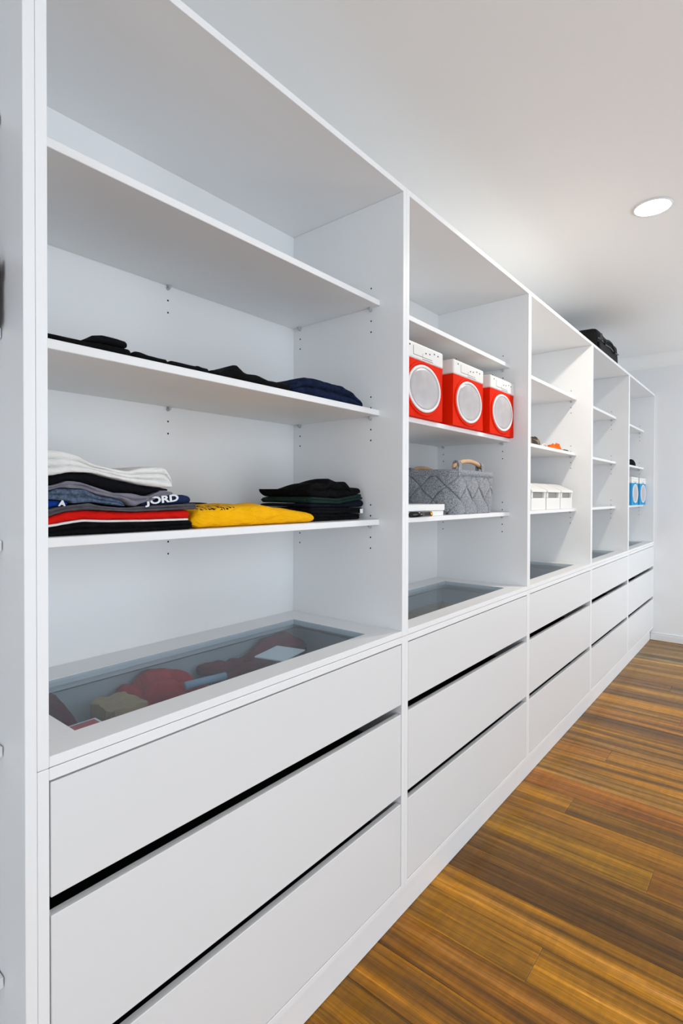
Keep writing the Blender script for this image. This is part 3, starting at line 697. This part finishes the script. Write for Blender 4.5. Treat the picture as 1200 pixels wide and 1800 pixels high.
# handles: curved wooden bar through two felt loops, on the two long sides
yc = 1.905
for xs, dz in ((bx1-.002, 0), (bx0+.012, -.022)):
    bm = bmesh.new(); pts = []
    for i in range(17):
        t = i/16*2-1; y = yc+t*.128; z = bz+BH+dz+.022+.026*(1-t*t)
        pts.append((xs-.004, y, z))
    tube(bm, pts, [.0085 if 0 < i < 16 else .006 for i in range(17)], 8)
    for v in bm.verts: v.co.z += 0
    hd = shade(obj('handle', bm, BEECH, bk)); hd['label'] = 'curved pale wooden handle'
    for sy in (-1, 1):
        y = yc+sy*.098; zb_ = bz+BH-.012; zt_ = bz+BH+dz+.047
        bm = bmesh.new(); w2 = .012; A = []
        for dx, z in ((.010, zb_), (.011, zt_-.014), (.006, zt_-.003), (-.004, zt_), (-.013, zt_-.004), (-.017, zt_-.016), (-.016, zb_), (-.013, zb_), (-.014, zt_-.016), (-.004, zt_-.004), (.007, zt_-.015), (.007, zb_)):
            A.append((xs+dx, z))
        V0 = [bm.verts.new((x, y-w2, z)) for x, z in A]; V1 = [bm.verts.new((x, y+w2, z)) for x, z in A]; k = len(A)
        for i in range(k): bm.faces.new((V0[i], V0[(i+1) % k], V1[(i+1) % k], V1[i]))
        bm.faces.new(V0); bm.faces.new(V1[::-1])
        obj('loop', bm, FELT, hd)

# ------------------------------------------------------------------ white boxes with black tube beside the basket
PAP = mat('white_card_box', (238, 238, 238), .4)
wb = empty('gift_box', (-.16, 1.56, zs3), 'flat white card box with lid in front of the felt basket', 'box')
box('base', -.235, -.088, 1.44, 1.672, zs3+.0004, zs3+.018, PAP, wb, .001)
box('lid', -.238, -.085, 1.436, 1.676, zs3+.0188, zs3+.0405, PAP, wb, .0015, 2)
tb = empty('lipstick_tube', (-.0815, 1.50, zs3), 'black tube with gold band lying along the flat white box', 'tube')
BLKG = mat('black_gloss', (12, 11, 11), .18); GOLDM = mat('gold_metal', (214, 160, 70), .25, metal=1)
bm = bmesh.new(); cyl(bm, (-.076, 1.44, zs3+.0092), (-.076, 1.548, zs3+.0092), .0088, n=20); shade(obj('case', bm, BLKG, tb))
bm = bmesh.new(); cyl(bm, (-.076, 1.548, zs3+.0092), (-.076, 1.562, zs3+.0092), .0090, n=20); obj('band', bm, GOLDM, tb)

# ------------------------------------------------------------------ third unit: lidded bins and small bits
BINW = mat('white_bin_plastic', (240, 239, 236), .35); SLOT = mat('grey_bin_slot', (150, 148, 144), .6)
for i, (ya_, yb_) in enumerate(((2.532, 2.738), (2.752, 2.965), (2.978, 3.186))):
    lab = ('white sloped-lid bin farthest from the lit side panel', 'white sloped-lid bin between two identical bins', 'white sloped-lid bin against the lit side panel')[i]
    rt = empty('lidded_bin', (-.22, (ya_+yb_)/2, zs3), lab, 'bin', 'white lidded bins')
    xf = -.088; zb = zs3+.0005
    bm = bmesh.new(); w_ = .006                                   # open-topped tray with sloped sides and finger slot recess
    bbox(bm, -.40, xf, ya_+.004, yb_-.004, zb, zb+.060, .003, 2); bbox(bm, -.40, xf-.02, ya_+.006, yb_-.006, zb+.060, zb+.088, .001)
    bbox(bm, -.40, xf, ya_+.004, ya_+.022, zb+.060, zb+.088, .001); bbox(bm, -.40, xf, yb_-.022, yb_-.004, zb+.060, zb+.088, .001)
    obj('tray', bm, BINW, rt)
    box('slot', xf-.021, xf-.012, ya_+.0225, yb_-.0225, zb+.061, zb+.087, SLOT, rt, .001)
    prof = [(xf+.004, zb+.089), (xf+.004, zb+.098), (xf-.002, zb+.102), (-.165, zb+.136), (-.175, zb+.138), (-.402, zb+.138), (-.402, zb+.089)]
    bm = bmesh.new(); A = [bm.verts.new((x, ya_, z)) for x, z in prof]; B = [bm.verts.new((x, yb_, z)) for x, z in prof]; k = len(prof)
    for j in range(k): bm.faces.new((A[j], A[(j+1) % k], B[(j+1) % k], B[j]))
    fa = bm.faces.new(A[::-1]); fb = bm.faces.new(B)
    bmesh.ops.bevel(bm, geom=list(fa.edges)+list(fb.edges), offset=.0025, segments=2, affect='EDGES')
    obj('lid', bm, BINW, rt)

def lump_mesh(cx, cy, z0, rx, ry, h, seed, folds=6.0, ang=0.0, n=40, ridge=.6, edge=.25):
    """crumpled cloth heap: closed height field over an irregular oval"""
    bm = bmesh.new(); ca, sa = math.cos(ang), math.sin(ang); rings = []; m = 14
    for j in range(m+1):
        r_ = j/m; row = []
        for i in range(n):
            t = 2*math.pi*i/n
            R = 1+edge*noise.noise(Vector((math.cos(t)*1.6+seed, math.sin(t)*1.6, seed*2.3)))
            u, v = r_*math.cos(t)*R, r_*math.sin(t)*R
            f = abs(noise.noise(Vector((u*folds*.35+seed, v*folds, seed*.9))))
            g = noise.noise(Vector((u*1.3+seed*3, v*1.3, 4.4)))
            z = h*math.sqrt(max(0, 1-r_**2.6))*(1-ridge+ridge*(1-f*2.2)+.35*g)
            x, y = u*rx, v*ry
            row.append(bm.verts.new((cx+x*ca-y*sa, cy+x*sa+y*ca, z0+max(z, .0008 if j < m else 0))))
            if j == 0: break
        rings.append(row)
    for i in range(n): bm.faces.new((rings[0][0], rings[1][i], rings[1][(i+1) % n]))
    for A, B in zip(rings[1:], rings[2:]):
        for i in range(n): bm.faces.new((A[i], B[i], B[(i+1) % n], A[(i+1) % n]))
    bm.faces.new(rings[-1][::-1])
    return bm
def lump(name, label, cat, m, cx, cy, z0, rx, ry, h, seed, parent=None, **k):
    o = shade(obj(name, lump_mesh(cx, cy, z0, rx, ry, h, seed, **k), m, parent, origin=(cx, cy, z0)))
    if parent is None: tag(o, label, cat)
    return o
def camo():
    m, n, b = nt('brown_striped_fabric'); N = n.nodes.new; L = n.links.new
    tc = N('ShaderNodeTexCoord'); wv = N('ShaderNodeTexWave'); wv.inputs['Scale'].default_value = 14; wv.inputs['Distortion'].default_value = 6; L(tc.outputs['Object'], wv.inputs[0])
    cr = N('ShaderNodeValToRGB'); cr.color_ramp.elements[0].color = lin((40, 30, 22)); cr.color_ramp.elements[1].color = lin((140, 118, 92)); cr.color_ramp.elements[0].position = .45
    L(wv.outputs[0], cr.inputs[0]); L(cr.outputs[0], b.inputs['Base Color']); b.inputs['Roughness'].default_value = .8; return m
z2 = zt3(2)+.0004
pc = lump('pouch', 'small brown striped fabric pouch with pale clasp', 'pouch', camo(), -.135, 2.63, z2, .045, .10, .045, 3.1, ridge=.3)
bm = bmesh.new(); tube(bm, [(-.10, 2.70, z2+.004), (-.095, 2.735, z2+.016), (-.095, 2.765, z2+.010), (-.10, 2.79, z2+.003)], .003, 6)
obj('clasp', bm, mat('pale_clasp', (214, 206, 186), .3), pc)
lump('crumpled_cloth', 'crumpled orange cloth on the middle shelf', 'cloth', cloth('orange_cloth', (232, 104, 30), .15), -.125, 2.955, z2, .035, .105, .036, 8.2)
lump('crumpled_cloth', 'small dark green scrap beside the orange cloth', 'cloth', cloth('olive_green_cloth', (62, 84, 44), .2), -.112, 3.115, z2, .022, .045, .014, 5.7)

# ------------------------------------------------------------------ fifth unit bits
lump('paper_sheet', 'crumpled white paper on the top shelf', 'paper', mat('white_paper', (226, 226, 226), .8), -.16, 5.06, zt3(1)+.0004, .06, .11, .018, 2.2)
lump('bunched_garment', 'black bunched garment above the sky blue boxes', 'clothing', BLK, -.14, 4.90, z2, .05, .17, .062, 6.6, ridge=.3)

# ------------------------------------------------------------------ black bag on top
BAGM = mat('black_nylon', (7, 7, 9), .6, spec=.25, bump=.3, bscale=300); ZIP = mat('grey_zip', (96, 100, 104), .4, metal=.4); STRAP = mat('black_webbing', (14, 14, 16), .7)
gx0, gx1, gy0, gy1 = -.36, -.06, 3.58, 4.14; gz = TOPZ+.0005; GH = .185
bag = empty('duffel_bag', ((gx0+gx1)/2, (gy0+gy1)/2, gz), 'black nylon travel bag lying on top of the shelf units', 'bag')
bm = bmesh.new(); bbox(bm, gx0, gx1, gy0, gy1, gz, gz+GH, 0)
bmesh.ops.bevel(bm, geom=bm.edges[:], offset=.03, segments=4, affect='EDGES', profile=.5)
bmesh.ops.subdivide_edges(bm, edges=[e for e in bm.edges if e.calc_length() > .1], cuts=6, use_grid_fill=True)
for v in bm.verts:
    if v.co.z > gz+.02:
        f = (v.co.y-gy0)/(gy1-gy0); v.co.z += -.018*f*0+.010*noise.noise(v.co*6)
        v.co.x += .008*noise.noise(v.co*9+Vector((3, 1, 0)))
shade(obj('body', bm, BAGM, bag))
bm = bmesh.new(); tube(bm, [(gx1+.004, gy0+.01+i*(gy1-gy0-.02)/14, gz+.118+.004*math.sin(i)) for i in range(15)], .004, 6)
obj('zip', bm, ZIP, bag)
bm = bmesh.new(); pts = []
for i in range(19):
    t = i/18; pts.append((gx1+.010, gy0+.14+t*.28, gz+.105+.045*math.sin(math.pi*t)**.5))
tube(bm, pts, .007, 6); obj('handle', bm, STRAP, bag)
bm = bmesh.new(); bbox(bm, gx1-.005, gx1+.014, gy0+.02, gy0+.20, gz+.02, gz+.10, .008, 2); obj('pocket', bm, BAGM, bag)
bm = bmesh.new(); tube(bm, [(gx1+.012, gy0+.035, gz+.115), (gx1+.016, gy0+.03, gz+.135), (gx1+.014, gy0+.05, gz+.150), (gx1+.016, gy0+.07, gz+.135), (gx1+.012, gy0+.06, gz+.115)], .004, 6); obj('buckle', bm, ZIP, bag)

# ------------------------------------------------------------------ near tall unit: purple box on its middle shelf
PUR = mat('dark_plum_card', (58, 26, 48), .5); INK = mat('dark_ink_card', (36, 28, 62), .5)
sb = empty('shoe_box', (-.22, .13, zt3(2)), 'dark purple lidded box in the tall shelf unit', 'box')
box('base', -.36, -.066, -.03, .286, zt3(2)+.0005, zt3(2)+.066, INK, sb, .001)
box('lid', -.363, -.063, -.033, .289, zt3(2)+.067, zt3(2)+.100, PUR, sb, .002, 2)

# ------------------------------------------------------------------ things in the glass-topped drawers
zd = D1B+.0225                                  # drawer floor
y0 = YS[1]+T+.03; y1 = YS[2]-T-.03
MAR = cloth('maroon_cotton', (92, 26, 38)); SCA = cloth('crimson_scarf', (196, 22, 32), .15); NV2 = cloth('navy_knit', (26, 40, 62)); KRA = mat('kraft_paper', (176, 146, 104), .8, var=.1)
lump('folded_garment', 'dark navy garment lining the glass-topped drawer', 'clothing', NV2, -.165, .945, zd, .112, .29, .130, 1.4, ridge=.12, edge=.05, n=64)
lump('cap', 'maroon cap at the end of the glass-topped drawer', 'cap', MAR, -.285, .445, zd, .085, .070, .150, 9.1, ridge=.05, edge=.05)
def scarf(label, m, heap, rolls):
    """soft heap with thick rounded folds of cloth lying over it"""
    cx, cy, rx, ry, h, seed = heap; bm = lump_mesh(cx, cy, zd, rx, ry, h, seed, ridge=.1, edge=.05)
    for j, (pts, r_) in enumerate(rolls):
        P = [Vector(p) for p in pts]; out = []; rad = []
        for a, b_ in zip(P, P[1:]):
            for i in range(7): out.append(a.lerp(b_, i/7))
        out.append(P[-1])
        for _ in range(6): out = [out[0]]+[(out[i-1]+out[i]*2+out[i+1])/4 for i in range(1, len(out)-1)]+[out[-1]]
        k = len(out)-1
        rad = [r_*(.35+.65*math.sin(math.pi*min(1, max(0, .12+.76*i/k))))*(1+.28*noise.noise(Vector((i*.33, seed+j*3, 0)))) for i in range(k+1)]
        tube(bm, out, rad, 10)
    tag(shade(obj('scarf', bm, m, origin=(cx, cy, zd))), label, 'scarf')
def rolls(specs): return [([(x, y, zd+z) for x, y, z in p], r_) for p, r_ in specs]
scarf('crimson scarf gathered in folds under the glass', SCA, (-.325, .70, .058, .095, .10, 4.3), rolls([
    ([(-.345, .615, .07), (-.36, .64, .115), (-.33, .665, .09)], .022), ([(-.36, .65, .06), (-.365, .69, .118), (-.34, .73, .118), (-.29, .74, .08)], .028),
    ([(-.345, .71, .08), (-.355, .745, .122), (-.30, .765, .11), (-.27, .80, .07)], .024), ([(-.325, .655, .06), (-.305, .69, .112), (-.275, .73, .10), (-.27, .78, .06)], .026), ([(-.30, .70, .09), (-.268, .75, .112), (-.262, .80, .09)], .018)]))
scarf('long maroon scarf bunched along the drawer back', cloth('dark_red_wool', (128, 26, 34), .2), (-.345, 1.035, .042, .185, .09, 7.9), rolls([
    ([(-.355, .845, .11), (-.36, .90, .098), (-.35, .96, .09), (-.355, 1.03, .10)], .022), ([(-.35, .98, .09), (-.345, 1.05, .11), (-.36, 1.10, .128), (-.35, 1.15, .10)], .026),
    ([(-.355, 1.08, .09), (-.362, 1.13, .132), (-.34, 1.17, .118), (-.33, 1.215, .08)], .026), ([(-.335, .92, .07), (-.325, 1.0, .085), (-.325, 1.08, .095), (-.32, 1.17, .085)], .022), ([(-.345, 1.12, .10), (-.32, 1.16, .122), (-.325, 1.21, .10)], .020)]))
bm = bmesh.new(); puff(bm, -.295, -.205, .528, .605, zd, zd+.136, .006, n=12, seed=3)
for v in bm.verts:
    f = (v.co.z-zd)/.136
    v.co += Vector((noise.noise(v.co*45), noise.noise(v.co*45+Vector((9, 0, 0))), .8*noise.noise(v.co*60+Vector((0, 7, 0)))))*.007*f
tag(obj('paper_bag', bm, KRA, origin=(-.25, .566, zd)), 'crinkled kraft paper bag beside the maroon cap', 'bag')
lump('wrapper', 'pink crumpled plastic wrapper beside the kraft bag', 'wrapper', mat('pink_film', (226, 84, 140), .3, var=.2, vscale=60), -.135, .560, zd, .050, .046, .148, 5.1, folds=5, ridge=.3)
pc = empty('picture_box', (-.165, .455, zd), 'small plum box with a red picture bordered in white on top', 'box')
bm = bmesh.new(); bbox(bm, -.198, -.132, .425, .492, zd, zd+.136, .002); obj('body', bm, PUR, pc)
bm = bmesh.new(); bbox(bm, -.199, -.131, .424, .493, zd+.1362, zd+.139, .0003); obj('border', bm, PAP, pc)
bm = bmesh.new(); bbox(bm, -.194, -.136, .429, .488, zd+.1391, zd+.1395, 0); obj('picture', bm, mat('red_picture', (190, 40, 44), .4, var=.4, vscale=40), pc)
wp = box('paper_card', -.045, .045, -.055, .055, -.002, .002, PAP, None, .001); wp.location = (-.195, .985, zd+.152); wp.rotation_euler = (0, 0, .25); tag(wp, 'blank white card lying in the glass-topped drawer', 'card')
bm = bmesh.new(); cyl(bm, (-.205, .70, zd+.142), (-.190, .80, zd+.142), .009, n=14)
tag(shade(obj('plastic_tube', bm, mat('pale_clear_plastic', (150, 176, 196), .2), origin=(-.19, .75, zd+.12))), 'pale clear plastic tube beside the crimson scarf', 'tube')
# second and third units' drawers: folded brown knitwear
KN = cloth('taupe_knit', (132, 110, 88), .2); KN2 = cloth('fawn_knit', (160, 138, 108), .2)
lump('folded_garment', 'taupe knitted garment under the glass near the felt basket', 'clothing', KN, -.24, 1.80, zd, .14, .36, .12, 3.3, ridge=.2, edge=.08, n=56)
lump('folded_garment', 'fawn knitted garment under the glass below the white bins', 'clothing', KN2, -.23, 2.80, zd, .14, .36, .11, 6.3, ridge=.2, edge=.08, n=56)
